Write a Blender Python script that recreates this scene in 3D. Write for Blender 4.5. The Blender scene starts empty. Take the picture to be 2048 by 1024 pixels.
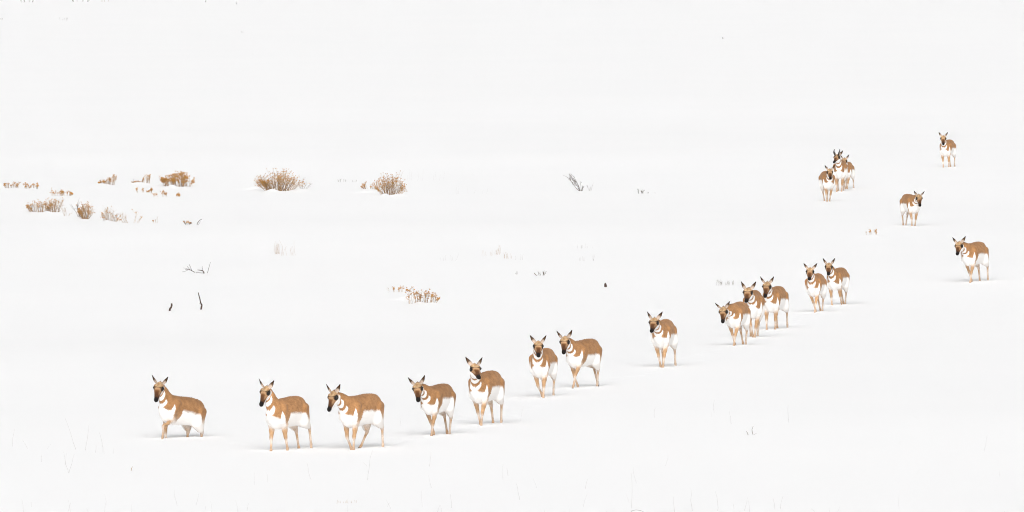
import bpy, bmesh, math, random
import numpy as np
from mathutils import Matrix, Vector

# ------------------------------------------------------------------ camera, world, sun, exposure
S = bpy.context.scene
C = S.collection
S.render.resolution_x, S.render.resolution_y = 1024, 512
FPX = 22755.0                    # focal length in pixels of a 2048 px wide frame (400 mm on 36 mm)
CAM_H = 9.56
PITCH = (512 + 293) / FPX
cam_d = bpy.data.cameras.new('camera')
cam_d.sensor_width = 36.0
cam_d.lens = 36.0 * FPX / 2048
cam_d.clip_start = 1.0
cam_d.clip_end = 20000
cam = bpy.data.objects.new('camera', cam_d)
cam.location = (0, 0, CAM_H)
cam.rotation_euler = (math.pi / 2 - PITCH, 0, 0)
C.objects.link(cam)
S.camera = cam

SUN_EL, SUN_AZ = math.radians(38), math.radians(183)      # behind the camera, veiled by cloud
w = bpy.data.worlds.new('World')
S.world = w
w.use_nodes = True
nt = w.node_tree
bg = nt.nodes['Background']
sky = nt.nodes.new('ShaderNodeTexSky')
sky.sky_type = 'NISHITA'
sky.sun_disc = False
sky.sun_elevation = SUN_EL
sky.sun_rotation = SUN_AZ
sky.air_density = 1.0
sky.dust_density = 6.0
sky.ozone_density = 1.0
hs = nt.nodes.new('ShaderNodeHueSaturation')              # cloud cover: an almost colourless sky
hs.inputs['Saturation'].default_value = 0.12
nt.links.new(sky.outputs[0], hs.inputs['Color'])
nt.links.new(hs.outputs[0], bg.inputs[0])
bg.inputs[1].default_value = 0.15

sun_d = bpy.data.lights.new('sun', 'SUN')
sun_d.energy = 1.0
sun_d.angle = math.radians(80)
sun_d.color = (1.0, 0.985, 0.965)
sun = bpy.data.objects.new('sun', sun_d)
sd = Vector((math.sin(SUN_AZ) * math.cos(SUN_EL), math.cos(SUN_AZ) * math.cos(SUN_EL), math.sin(SUN_EL)))
sun.rotation_euler = sd.to_track_quat('Z', 'Y').to_euler()
sun.location = sd * 300
C.objects.link(sun)

S.view_settings.view_transform = 'Standard'
S.view_settings.look = 'None'
S.view_settings.exposure = -0.11
S.view_settings.gamma = 1.0
S.render.engine = 'CYCLES'
S.cycles.filter_width = 1.1

rng = np.random.default_rng(7)
random.seed(7)

# ------------------------------------------------------------------ helpers
def mesh_obj(name, v, faces, mat, parent=None, smooth=True):
    me = bpy.data.meshes.new(name)
    v = np.asarray(v, np.float32)
    f = faces
    if isinstance(f, np.ndarray):
        n, k = f.shape
        me.vertices.add(len(v)); me.vertices.foreach_set('co', v.ravel())
        me.loops.add(n * k); me.loops.foreach_set('vertex_index', f.astype(np.int32).ravel())
        me.polygons.add(n)
        me.polygons.foreach_set('loop_start', np.arange(0, n * k, k, dtype=np.int32))
        me.update(calc_edges=True)
    else:
        me.from_pydata([tuple(p) for p in v], [], f)
    if smooth:
        me.polygons.foreach_set('use_smooth', np.ones(len(me.polygons), bool))
    me.materials.append(mat)
    o = bpy.data.objects.new(name, me)
    C.objects.link(o)
    if parent: o.parent = parent
    return o

def tag(o, label=None, cat=None, group=None, kind=None):
    if label: o['label'] = label
    if cat: o['category'] = cat
    if group: o['group'] = group
    if kind: o['kind'] = kind
    return o

def smooth01(a, b, x):
    t = np.clip((x - a) / (b - a), 0, 1)
    return t * t * (3 - 2 * t)

def new_mat(name):
    m = bpy.data.materials.new(name)
    m.use_nodes = True
    return m, m.node_tree, m.node_tree.nodes['Principled BSDF']

def plain_mat(name, col, rough=0.8, spec=0.2, var=0.25, scale=40.0):
    m, t, b = new_mat(name)
    tc = t.nodes.new('ShaderNodeTexCoord')
    n = t.nodes.new('ShaderNodeTexNoise'); n.inputs['Scale'].default_value = scale; n.inputs['Detail'].default_value = 3
    r = t.nodes.new('ShaderNodeMapRange')
    r.inputs['From Min'].default_value = .3; r.inputs['From Max'].default_value = .7
    r.inputs['To Min'].default_value = 1 - var; r.inputs['To Max'].default_value = 1 + var
    mx = t.nodes.new('ShaderNodeVectorMath'); mx.operation = 'SCALE'; mx.inputs[0].default_value = col
    t.links.new(tc.outputs['Object'], n.inputs['Vector'])
    t.links.new(n.outputs['Fac'], r.inputs['Value'])
    t.links.new(r.outputs[0], mx.inputs['Scale'])
    t.links.new(mx.outputs[0], b.inputs['Base Color'])
    b.inputs['Roughness'].default_value = rough
    b.inputs['Specular IOR Level'].default_value = spec
    return m

# ------------------------------------------------------------------ snowfield
WAVES = []
for lam, amp, n in ((60, .07, 3), (26, .025, 4), (9, .005, 5), (3.2, .002, 6)):
    for _ in range(n):
        a = rng.uniform(0, math.pi); k = 2 * math.pi / (lam * rng.uniform(.75, 1.3))
        WAVES.append((k * math.cos(a), k * math.sin(a), rng.uniform(0, 6.28), amp / math.sqrt(n) * 1.4))
DRIFTS = []        # x, y, height, radius across, radius in depth
def drift(x, y):
    z = np.zeros_like(np.asarray(x, float))
    for dx, dy, h, rx, ry in DRIFTS:
        z = z + h * np.exp(-((x - dx) / rx) ** 2 - ((y - dy) / ry) ** 2)
    return z
def terrain(x, y):
    z = 0
    for kx, ky, ph, a in WAVES:
        z = z + a * np.sin(kx * x + ky * y + ph)
    return z + drift(x, y)

def at(px, py, lift=0.0):
    """where the line of sight through a photo pixel meets the snow"""
    dx, dy = (px - 1024) / FPX, (512 - py) / FPX
    d = np.array([dx, math.cos(PITCH) + dy * math.sin(PITCH), -math.sin(PITCH) + dy * math.cos(PITCH)])
    t = -CAM_H / d[2]
    for _ in range(30):
        p = d * t
        t = (float(terrain(p[0], p[1])) + lift - CAM_H) / d[2]
    p = d * t
    return Vector((p[0], p[1], float(terrain(p[0], p[1]))))
def px_per_m(p):
    return FPX / p.y

for px_, py_, w_, h_ in ((528, 379, 60, 9), (600, 382, 40, 5), (733, 384, 40, 4), (800, 391, 34, 4), (332, 371, 30, 6), (205, 370, 26, 4), (312, 389, 50, 2),
                         (72, 421, 50, 7), (110, 430, 40, 5), (165, 438, 30, 3), (222, 443, 44, 4), (24, 375, 40, 3), (120, 387, 40, 3), (820, 598, 50, 8), (865, 608, 36, 4), (1745, 471, 30, 3), (280, 368, 36, 4),
                         (545, 383, 22, 6), (582, 384, 18, 4), (770, 392, 16, 6), (345, 375, 18, 6), (371, 376, 14, 4), (95, 427, 20, 6), (215, 444, 14, 5), (840, 606, 18, 5), (236, 446, 12, 4), (28, 377, 12, 3), (66, 379, 12, 4)):
    g_ = at(px_, py_); k_ = px_per_m(g_)
    DRIFTS.append((g_.x, g_.y - .30, h_ / k_, w_ / k_ * .55, .55))

snow, t, b = new_mat('snow')
tc = t.nodes.new('ShaderNodeTexCoord')
n1 = t.nodes.new('ShaderNodeTexNoise'); n1.inputs['Scale'].default_value = 2.2; n1.inputs['Detail'].default_value = 6
n2 = t.nodes.new('ShaderNodeTexNoise'); n2.inputs['Scale'].default_value = .12; n2.inputs['Detail'].default_value = 3
cr = t.nodes.new('ShaderNodeMix'); cr.data_type = 'RGBA'
cr.inputs['A'].default_value = (.885, .89, .895, 1); cr.inputs['B'].default_value = (.91, .91, .91, 1)
bp = t.nodes.new('ShaderNodeBump'); bp.inputs['Strength'].default_value = .10; bp.inputs['Distance'].default_value = .02
t.links.new(tc.outputs['Object'], n1.inputs['Vector']); t.links.new(tc.outputs['Object'], n2.inputs['Vector'])
t.links.new(n2.outputs['Fac'], cr.inputs['Factor']); t.links.new(cr.outputs['Result'], b.inputs['Base Color'])
t.links.new(n1.outputs['Fac'], bp.inputs['Height']); t.links.new(bp.outputs[0], b.inputs['Normal'])
b.inputs['Roughness'].default_value = .9; b.inputs['Specular IOR Level'].default_value = .05
b.subsurface_method = 'BURLEY'; b.inputs['Subsurface Weight'].default_value = 1.0; b.inputs['Subsurface Radius'].default_value = (1, 1, 1); b.inputs['Subsurface Scale'].default_value = .22     # light seeps through snow

FOOT = []          # (x, y, depth) of every leg standing in the snow and of the prints of the trail
def build_ground(refine):
    """one sheet to the horizon; cells near the herd's prints are refined so the pushed-up snow is geometry"""
    def axis(lo, hi, step, far):
        a = list(np.arange(lo, hi + 1e-6, step)); s = step
        while a[-1] < far[1]: s *= 1.35; a.append(a[-1] + s)
        s = step
        while a[0] > far[0]: s *= 1.35; a.insert(0, a[0] - s)
        return np.array(a)
    xs = axis(-26, 26, .8, (-2500, 2500)); ys = axis(140, 420, .8, (-400, 6000))
    nx, ny = len(xs), len(ys)
    X, Y = np.meshgrid(xs, ys, indexing='ij')
    fade = np.exp(-np.maximum(0, Y - 900) / 400)
    Z = (terrain(X, Y) - drift(X, Y)) * fade
    flags = np.zeros((nx - 1, ny - 1), bool)
    F = np.array([(f[0], f[1]) for f in refine])
    for fx, fy in F:
        i0 = np.searchsorted(xs, fx - .45) - 1; i1 = np.searchsorted(xs, fx + .45)
        j0 = np.searchsorted(ys, fy - .45) - 1; j1 = np.searchsorted(ys, fy + .45)
        flags[max(i0, 0):i1, max(j0, 0):j1] = True
    for dx, dy, h, rx, ry in DRIFTS:
        i0 = np.searchsorted(xs, dx - 2.5 * rx) - 1; i1 = np.searchsorted(xs, dx + 2.5 * rx)
        j0 = np.searchsorted(ys, dy - 2.5 * ry) - 1; j1 = np.searchsorted(ys, dy + 2.5 * ry)
        flags[max(i0, 0):i1, max(j0, 0):j1] = True
    V = [np.stack([X, Y, Z], -1).reshape(-1, 3)]
    idx = lambda i, j: i * ny + j
    I, J = np.where(~flags)
    Q = [np.stack([idx(I, J), idx(I + 1, J), idx(I + 1, J + 1), idx(I, J + 1)], -1)]
    off = nx * ny; N = 16
    FA = np.array(refine)
    for i, j in zip(*np.where(flags)):
        u = np.linspace(0, 1, N + 1); U, W = np.meshgrid(u, u, indexing='ij')
        px = xs[i] + (xs[i + 1] - xs[i]) * U; py = ys[j] + (ys[j + 1] - ys[j]) * W
        pz = (Z[i, j] * (1 - U) * (1 - W) + Z[i + 1, j] * U * (1 - W) + Z[i + 1, j + 1] * U * W + Z[i, j + 1] * (1 - U) * W)
        near = FA[(abs(FA[:, 0] - px.mean()) < .9) & (abs(FA[:, 1] - py.mean()) < .9)]
        hole = np.zeros_like(pz); rim = np.zeros_like(pz)
        for fx, fy, dep in near:
            ang = np.arctan2(py - fy, px - fx)
            r = np.hypot(px - fx, py - fy) * (1 + .12 * np.sin(3 * ang + fx * 9) + .08 * np.sin(7 * ang + fy * 5))
            hole = np.minimum(hole, -dep * np.exp(-(r / .07) ** 2)); rim += .12 * dep * np.exp(-((r - .15) / .06) ** 2)
        V.append(np.stack([px, py, pz + hole + rim + drift(px, py)], -1).reshape(-1, 3))
        A, B = np.meshgrid(np.arange(N), np.arange(N), indexing='ij')
        k = lambda a, c: off + a * (N + 1) + c
        Q.append(np.stack([k(A, B), k(A + 1, B), k(A + 1, B + 1), k(A, B + 1)], -1).reshape(-1, 4))
        off += (N + 1) ** 2
    o = mesh_obj('ground', np.concatenate(V), np.concatenate(Q), snow)
    tag(o, 'wide untracked white snowfield', 'snow', kind='structure')
    return o

# ------------------------------------------------------------------ the pronghorn: one continuous body grown in a rest pose
HJ = np.array([.53, 0, 1.045]); HP = math.radians(50)
HX = np.array([math.cos(HP), 0, -math.sin(HP)]); HZ = np.array([math.sin(HP), 0, math.cos(HP)])
def head_pt(x, y, z): return HJ + x * HX + np.array([0, y, 0]) + z * HZ

TORSO = np.array([  # x, top, bottom, half width
 [-.605, .78, .70, .012], [-.59, .838, .645, .055], [-.555, .892, .600, .102], [-.49, .942, .560, .142], [-.38, .967, .525, .163],
 [-.25, .970, .500, .176], [-.10, .960, .475, .184], [.05, .948, .455, .184], [.17, .945, .446, .176], [.26, .940, .452, .160],
 [.33, .918, .475, .142], [.385, .86, .52, .114], [.43, .785, .57, .078], [.455, .72, .63, .02]])
HEAD = np.array([  # local x, top, bottom, half width
 [-.055, .005, -.035, .01], [-.04, .035, -.06, .042], [-.01, .045, -.078, .068], [.025, .053, -.090, .084], [.06, .055, -.094, .089],
 [.10, .050, -.092, .078], [.14, .040, -.085, .063], [.18, .028, -.075, .052], [.22, .018, -.066, .043], [.25, .010, -.060, .039],
 [.275, .004, -.055, .035], [.292, -.006, -.05, .027], [.303, -.02, -.042, .008]])

def spline_tab(T, n=400):
    x = T[:, 0]; xs = np.linspace(x[0], x[-1], n); out = [xs]
    for c in range(1, T.shape[1]):
        y = T[:, c]; m = np.gradient(y, x)
        i = np.clip(np.searchsorted(x, xs) - 1, 0, len(x) - 2)
        h = x[i + 1] - x[i]; s = (xs - x[i]) / h
        out.append((2*s**3-3*s**2+1)*y[i] + (s**3-2*s**2+s)*h*m[i] + (-2*s**3+3*s**2)*y[i+1] + (s**3-s**2)*h*m[i+1])
    return np.array(out)
TT, HT = spline_tab(TORSO), spline_tab(HEAD)

def loft_d(x, y, z, T, p, egg=False):
    top = np.interp(x, T[0], T[1]); bot = np.interp(x, T[0], T[2]); hw = np.maximum(np.interp(x, T[0], T[3]) * (.95 if egg else 1), .004)
    zc = (top + bot) / 2; hh = np.maximum((top - bot) / 2, .004)
    if egg:
        hw = hw * (1 - .42 * smooth01(-.25, .22, x) * np.clip((zc - z) / hh, 0, 1) ** 1.5)
    r = (np.abs(y / hw) ** p + np.abs((z - zc) / hh) ** p) ** (1 / p)
    return (r - 1) * np.minimum(hw, hh) + np.maximum(0, np.maximum(T[0][0] - x, x - T[0][-1]))

def cone_d(P, a, b, ra, rb, ys):
    a = np.array(a); b = np.array(b); d = b - a
    q = P - a
    t = np.clip((q @ d) / (d @ d), 0, 1)
    v = q - t[..., None] * d
    return np.sqrt(v[..., 0] ** 2 + (v[..., 1] / ys) ** 2 + v[..., 2] ** 2) - (ra + (rb - ra) * t)

PRIMS = []     # bone, kind, args, bounding box
def P_loft(bone, kind, lo, hi): PRIMS.append((bone, kind, None, np.array(lo), np.array(hi)))
def P_cone(bone, a, b, ra, rb, ys=1.0):
    r = max(ra, rb) * max(1, ys) + .09
    PRIMS.append((bone, 'cone', (a, b, ra, rb, ys), np.minimum(a, b) - r, np.maximum(a, b) + r))
P_loft('torso', 'torso', (-.70, -.30, .33), (.56, .30, 1.07))
P_loft('head', 'head', (.38, -.2, .66), (.87, .2, 1.24))
NECK = [(.26, 0, .76), (.355, 0, .86), (.445, 0, .955), (.525, 0, 1.04)]
P_cone('neck1', (.25, 0, .745), (.345, 0, .845), .165, .130, .80)
P_cone('neck2', (.345, 0, .845), (.435, 0, .940), .130, .102, .80)
P_cone('neck3', (.435, 0, .940), (.515, 0, 1.020), .102, .078, .84)
P_cone('head', (.505, 0, 1.015), (.54, 0, 1.055), .076, .060, .9)
for s in (1, -1):
    L = 'L' if s > 0 else 'R'
    h = lambda x, y, z: head_pt(x, s * y, z)
    P_cone('head', h(.030, .062, .034), h(.075, .068, .028), .026, .022)          # brow over the eye
    P_cone('head', h(.03, .045, -.045), h(.10, .048, -.055), .034, .026)         # cheek
    P_cone('head', h(.262, .016, -.010), h(.282, .014, -.018), .017, .013)       # nostril
    f = lambda x, y, z: np.array((x, s * y, z))
    P_cone(L+'F0', f(.20, .105, .80), f(.26, .104, .61), .082, .074)
    P_cone(L+'F0', f(.26, .100, .61), f(.203, .098, .53), .072, .062)
    P_cone(L+'F1', f(.200, .100, .52), f(.205, .088, .42), .056, .037)
    P_cone(L+'F1', f(.205, .088, .42), f(.212, .078, .315), .041, .027)
    P_cone(L+'F1', f(.214, .078, .315), f(.214, .076, .285), .0275, .0255)
    P_cone(L+'F2', f(.211, .076, .28), f(.205, .064, .12), .0205, .018)
    P_cone(L+'F3', f(.203, .063, .11), f(.208, .063, .10), .020, .019)
    P_cone(L+'F3', f(.21, .063, .095), f(.232, .062, .028), .016, .024)
    P_cone(L+'H0', f(-.40, .080, .76), f(-.325, .098, .57), .112, .096)
    P_cone(L+'H0', f(-.475, .080, .75), f(-.41, .100, .56), .095, .075)
    P_cone(L+'H1', f(-.33, .100, .55), f(-.42, .096, .45), .090, .056)
    P_cone(L+'H1', f(-.41, .102, .50), f(-.463, .090, .40), .058, .029)
    P_cone(L+'H1', f(-.46, .094, .56), f(-.492, .090, .405), .055, .016)
    P_cone(L+'H2', f(-.470, .090, .40), f(-.468, .088, .375), .029, .025)
    P_cone(L+'H2', f(-.466, .088, .37), f(-.444, .070, .12), .021, .018)
    P_cone(L+'H3', f(-.443, .070, .11), f(-.440, .070, .10), .020, .019)
    P_cone(L+'H3', f(-.437, .070, .095), f(-.415, .070, .028), .016, .024)
P_cone('torso', (-.585, 0, .86), (-.625, 0, .78), .035, .022)                    # tail

def prim_d(pr, P):
    if pr[1] == 'torso': return loft_d(P[..., 0], P[..., 1], P[..., 2], TT, 2.25, True)
    if pr[1] == 'head':
        q = P - HJ
        return loft_d(q @ HX, q[..., 1], q @ HZ, HT, 2.15)
    return cone_d(P, *pr[2])

def grow():
    h = .0074; K = .0065
    lo = np.array([-.68, -.26, -.02]); hi = np.array([.83, .26, 1.18])
    n = np.ceil((hi - lo) / h).astype(int)
    ax = [lo[i] + h * np.arange(n[i]) for i in range(3)]
    acc = np.zeros(n, np.float32)
    for pr in PRIMS:
        sl = tuple(slice(max(0, int((pr[3][i] - lo[i]) / h)), max(0, min(n[i], int((pr[4][i] - lo[i]) / h) + 1))) for i in range(3))
        P = np.stack(np.meshgrid(*[ax[i][sl[i]] for i in range(3)], indexing='ij'), -1)
        acc[sl] += np.exp(np.clip(-prim_d(pr, P) / K, -30, 30)).astype(np.float32)
    F = -K * np.log(np.maximum(acc, 1e-9))
    # surface nets
    s = F < 0
    cs = [n[i] - 1 for i in range(3)]
    tot = np.zeros(cs, np.int32)
    for a in (0, 1):
        for c in (0, 1):
            for d in (0, 1):
                tot += s[a:a + cs[0], c:c + cs[1], d:d + cs[2]]
    act = (tot > 0) & (tot < 8)
    ids = -np.ones(cs, np.int64); ci = np.argwhere(act); ids[act] = np.arange(len(ci))
    sm = np.zeros((len(ci), 3)); ct = np.zeros(len(ci))
    corners = [(a, c, d) for a in (0, 1) for c in (0, 1) for d in (0, 1)]
    for a in corners:
        for axx in range(3):
            if a[axx] == 1: continue
            e = list(a); e[axx] = 1
            f0 = F[ci[:, 0] + a[0], ci[:, 1] + a[1], ci[:, 2] + a[2]]; f1 = F[ci[:, 0] + e[0], ci[:, 1] + e[1], ci[:, 2] + e[2]]
            m = (f0 < 0) != (f1 < 0)
            tt = np.where(m, f0 / np.where(f0 == f1, 1, f0 - f1), 0)
            p = np.tile(np.array(a, float), (len(ci), 1)); p[:, axx] += tt
            sm[m] += p[m]; ct[m] += 1
    V = lo + h * (ci + sm / ct[:, None])
    Q = []
    for axx in range(3):
        o1, o2 = (axx + 1) % 3, (axx + 2) % 3
        sh = [slice(None)] * 3; sh[axx] = slice(0, -1); a0 = s[tuple(sh)]; sh[axx] = slice(1, None); a1 = s[tuple(sh)]
        E = np.argwhere(a0 != a1)
        E = E[(E[:, o1] > 0) & (E[:, o2] > 0) & (E[:, o1] < n[o1] - 1) & (E[:, o2] < n[o2] - 1)]
        flip = s[E[:, 0], E[:, 1], E[:, 2]]
        def cid(d1, d2):
            e = E.copy(); e[:, o1] -= d1; e[:, o2] -= d2
            return ids[e[:, 0], e[:, 1], e[:, 2]]
        q = np.stack([cid(1, 1), cid(0, 1), cid(0, 0), cid(1, 0)], -1)
        q[~flip] = q[~flip][:, ::-1]
        Q.append(q)
    return V, np.concatenate(Q)

BV, BQ = grow()
# a little relaxation
E = np.concatenate([BQ[:, [0, 1]], BQ[:, [1, 2]], BQ[:, [2, 3]], BQ[:, [3, 0]]])
for lam in (.5, -.35, .5, -.2):
    acc = np.zeros_like(BV); cnt = np.zeros(len(BV))
    np.add.at(acc, E[:, 0], BV[E[:, 1]]); np.add.at(cnt, E[:, 0], 1)
    BV = BV + lam * (acc / cnt[:, None] - BV)

BONES = ['torso', 'neck1', 'neck2', 'neck3', 'head'] + [a + b for a in 'LR' for b in ('F0', 'F1', 'F2', 'F3', 'H0', 'H1', 'H2', 'H3')]
BI = {b: i for i, b in enumerate(BONES)}
PARENT = {'neck1': 'torso', 'neck2': 'neck1', 'neck3': 'neck2', 'head': 'neck3'}
JOINT = {'neck1': NECK[0], 'neck2': NECK[1], 'neck3': NECK[2], 'head': NECK[3]}
for L, s in (('L', 1), ('R', -1)):
    JOINT.update({L+'F0': (.21, s*.10, .70), L+'F1': (.20, s*.100, .52), L+'F2': (.214, s*.077, .30), L+'F3': (.205, s*.063, .11),
                  L+'H0': (-.40, s*.09, .76), L+'H1': (-.31, s*.11, .555), L+'H2': (-.470, s*.090, .395), L+'H3': (-.443, s*.070, .11)})
    for k in 'FH':
        PARENT[L+k+'0'] = 'torso'
        for q in (1, 2, 3): PARENT[L+k+str(q)] = L+k+str(q-1)

def weights(V):
    Wt = np.zeros((len(V), len(BONES)))
    dmin = np.full(len(V), 9.0); D = []
    for pr in PRIMS:
        d = prim_d(pr, V); D.append(d); dmin = np.minimum(dmin, d)
    for pr, d in zip(PRIMS, D):
        k = .030 if pr[0] in ('torso', 'neck1', 'neck2', 'neck3', 'LH0', 'RH0', 'LF0', 'RF0') else .016
        Wt[:, BI[pr[0]]] += np.exp(-(d - dmin) / k)
    return Wt / Wt.sum(1, keepdims=True)
BW = weights(BV)

# ---- coat pattern in rest coordinates
WHITE = np.array((.885, .862, .835)); BROWN = np.array((.385, .198, .086)); DBROWN = np.array((.22, .104, .042))
TAN = np.array((.47, .285, .152)); CREAM = np.array((.50, .34, .19)); BLACK = np.array((.012, .010, .009)); RUST = np.array((.215, .090, .030)); FACE = np.array((.085, .036, .016))
def vnoise(P, f, seed):
    r = np.random.default_rng(seed); out = np.zeros(len(P))
    for i in range(10):
        k = r.normal(size=3); k = k / np.linalg.norm(k) * f * r.uniform(.6, 1.5)
        out += np.sin(P @ k + r.uniform(0, 6.28))
    return out / 3.2
def coat(V, Wt, seed=0):
    x, y, z = V.T; ay = np.abs(y)
    rs = np.random.default_rng(seed * 13 + 5); dzf, dsh, dth, dtone = rs.normal(size=4) * (.014, .010, .005, .07)
    jig = .005 * vnoise(V, 45, seed * 7 + 1) + .005 * vnoise(V, 190, seed * 7 + 2)
    mixc = lambda A, B, m: A * (1 - m[:, None]) + B * m[:, None]
    full = lambda c: np.tile(c, (len(V), 1))
    # --- trunk
    sm = lambda a, b, v: smooth01(a, b, v + jig)
    # flank line, vertical edges at shoulder and haunch
    xs_ = 1 - smooth01(.080 + dsh, .125 + dsh, x + jig)
    xe = smooth01(-.40, -.34, x + jig) * xs_
    lowz = .585 * xs_ + .535 * (1 - xs_)
    zf = lowz + (.715 + dzf - lowz) * xe
    soft = .030 + .055 * (1 - xe)
    brown = smooth01(-1, 1, (z - zf + jig) / soft)
    # shoulder band reaches down towards the elbow
    al = np.degrees(np.arctan2(ay, x - .12))
    # front of chest: wedge and lobes
    lob = .66 + .0 * x
    front = 1 - smooth01(47, 54, al + 200 * jig)
    wedge = np.clip(1 - np.abs(al - 43) / 9, 0, 1)
    zfront = .640 + .125 * wedge ** .8 + .07 * np.clip((28 - al) / 28, 0, 1) ** 1.6
    zfront = zfront + .04 * np.clip(1 - al / 7, 0, 1)
    bf = smooth01(-.018, .018, z - zfront + jig + dzf * .6)
    brown = brown * (1 - front) + bf * front
    # --- neck bands
    u = np.array((.687, 0, .726)); rel = V - np.array((.26, 0, .76)); sN = rel @ u
    ctr = np.array((.26, 0, .76)) + sN[:, None] * u
    fwd = np.array((.726, 0, -.687))
    psi = np.arctan2(ay, (V - ctr) @ fwd)          # 0 at the throat, pi at the nape
    sp = sN - .05 * psi ** 2 + .5 * jig + dth
    inn = lambda a, b, e=.006: smooth01(a - e, a + e, sp) * (1 - smooth01(b - e, b + e, sp))
    w1 = inn(.072, .116) * (1 - smooth01(.85, 1.0, psi))
    w2 = inn(.166, .224) * (1 - smooth01(1.2, 1.38, psi))
    w3 = smooth01(.250, .260, sp) * (1 - smooth01(1.5, 1.75, psi))
    throat = np.clip(w1 + w2 + w3, 0, 1)
    brown = brown * (1 - throat)
    c = mixc(full(WHITE), full(BROWN), brown)
    # darker saddle and nape, paler lower edge of the brown
    dk = smooth01(.83, .96, z) * (x < .3) * (.34 + dtone) + .12 * vnoise(V, 18, 4)
    c = mixc(c, full(DBROWN), np.clip(dk, 0, .6) * brown)
    nape = smooth01(2.55, 2.95, psi) * smooth01(.12, .2, sN)
    c = mixc(c, full(DBROWN * .6), np.clip(nape, 0, 1) * brown * .7)
    fadeb = 1 - smooth01(.57, .72, z)
    c = mixc(c, full(TAN), fadeb * brown * .8)
    # rump patch
    rp = 1 - smooth01(-.585, -.560, x + jig * 2)
    c = mixc(c, full(WHITE), rp * (1 - smooth01(.09, .12, ay)))
    # --- legs
    g = lambda n: Wt[:, BI['L' + n]] + Wt[:, BI['R' + n]]
    inner = 1 - smooth01(.075, .10, ay - .10 * (z - .40))
    fl = np.clip(g('F1') * 1.6 - .25, 0, 1) * (1 - smooth01(.50, .56, z)); low = np.clip(g('F2') + g('F3'), 0, 1)
    tl = mixc(full(TAN), full(WHITE * .95), np.clip((1 - smooth01(.185, .20, x)) * .45 + .25 * vnoise(V, 30, 8), 0, .6))
    c = mixc(c, tl, fl); c = mixc(c, mixc(tl, full(WHITE), np.full(len(V), .12)), low)
    # tan streak from the elbow up the back of the shoulder band
    hl = np.clip(g('H1') * 1.3 - .15, 0, 1) * (1 - smooth01(.52, .58, z)); hlow = np.clip(g('H2') + g('H3'), 0, 1)
    ht = mixc(full(WHITE), full(TAN), np.clip(.12 + .75 * inner + .15 * vnoise(V, 25, 9), 0, 1))
    c = mixc(c, ht, hl)
    c = mixc(c, mixc(full(TAN), full(WHITE), np.clip(.18 + .2 * vnoise(V, 40, 10), 0, .6)), hlow)
    knee = np.exp(-((z - .30) / .018) ** 2) * (x > 0)
    c = mixc(c, full(DBROWN), np.clip(knee * .45, 0, 1) * low)
    hoof = (1 - smooth01(.05, .06, z))
    c = mixc(c, full(np.array((.07, .05, .04))), hoof)
    # --- head
    q = V - HJ; hx = q @ HX; hz = q @ HZ
    wh = smooth01(.35, .75, Wt[:, BI['head']]) * smooth01(-.03, .0, hx + .25 * (hz + .02))
    top = np.interp(hx, HT[0], HT[1]); bot = np.interp(hx, HT[0], HT[2]); hwid = np.interp(hx, HT[0], HT[3])
    v = (hz - bot) / np.maximum(top - bot, .01)
    h = full(WHITE)
    bl = smooth01(.48, .60, v + jig)                       # upper face
    fc = mixc(full(RUST), full(FACE), np.clip(smooth01(.06, .19, hx), 0, 1))
    rel_y = ay / np.maximum(hwid, .01)
    fc = mixc(fc, full(TAN * .9), np.exp(-((rel_y - .80) / .22) ** 2) * smooth01(.08, .11, hx) * (1 - smooth01(.16, .21, hx)) * .6)
    h = mixc(h, fc, bl * smooth01(.060, .080, hx))
    cheek = smooth01(.42, .56, v) * (1 - smooth01(.09, .13, hx))   # tan side of the skull behind the eye
    h = mixc(h, full(TAN), cheek * .9)
    crown = smooth01(.72, .84, v) * (1 - smooth01(.055, .068, hx))
    h = mixc(h, full(CREAM), crown)
    cd = np.exp(-(ay / .026) ** 2) * smooth01(-.02, .01, hx) * (1 - smooth01(.03, .06, hx)) * crown
    h = mixc(h, full(DBROWN), np.clip(cd * .75 + .25 * vnoise(V, 70, 12) * crown, 0, .6))
    brow = np.exp(-((hx - .066 - .15 * np.maximum(0, .03 - ay)) / .010) ** 2) * smooth01(.66, .76, v) * (.55 + .45 * smooth01(.015, .05, ay))
    h = mixc(h, full(FACE * .6), np.clip(brow * .95, 0, 1))
    side = smooth01(.035, .06, ay) * (1 - smooth01(.05, .08, hx)) * smooth01(-.02, .01, hx) * smooth01(.6, .7, v) * .45
    h = mixc(h, full(DBROWN), np.clip(side, 0, 1))
    ed = np.sqrt(((hx - .064) / .048) ** 2 + ((hz - .016) / .040) ** 2 + ((ay - .092) / .062) ** 2)
    h = mixc(h, full(BLACK * 1.5), 1 - smooth01(.88, 1.22, ed))
    nose = smooth01(.232, .262, hx + .05 * (v - .6)) * smooth01(.42, .52, v)
    h = mixc(h, full(BLACK), nose)
    lip = np.exp(-((v - .34) / .03) ** 2) * smooth01(.23, .26, hx)
    h = mixc(h, full(BLACK * 2), np.clip(lip * .7, 0, 1))
    h = h * (1 + dtone)
    c = mixc(c, h, wh)
    return np.clip(c, 0, 1)

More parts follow.
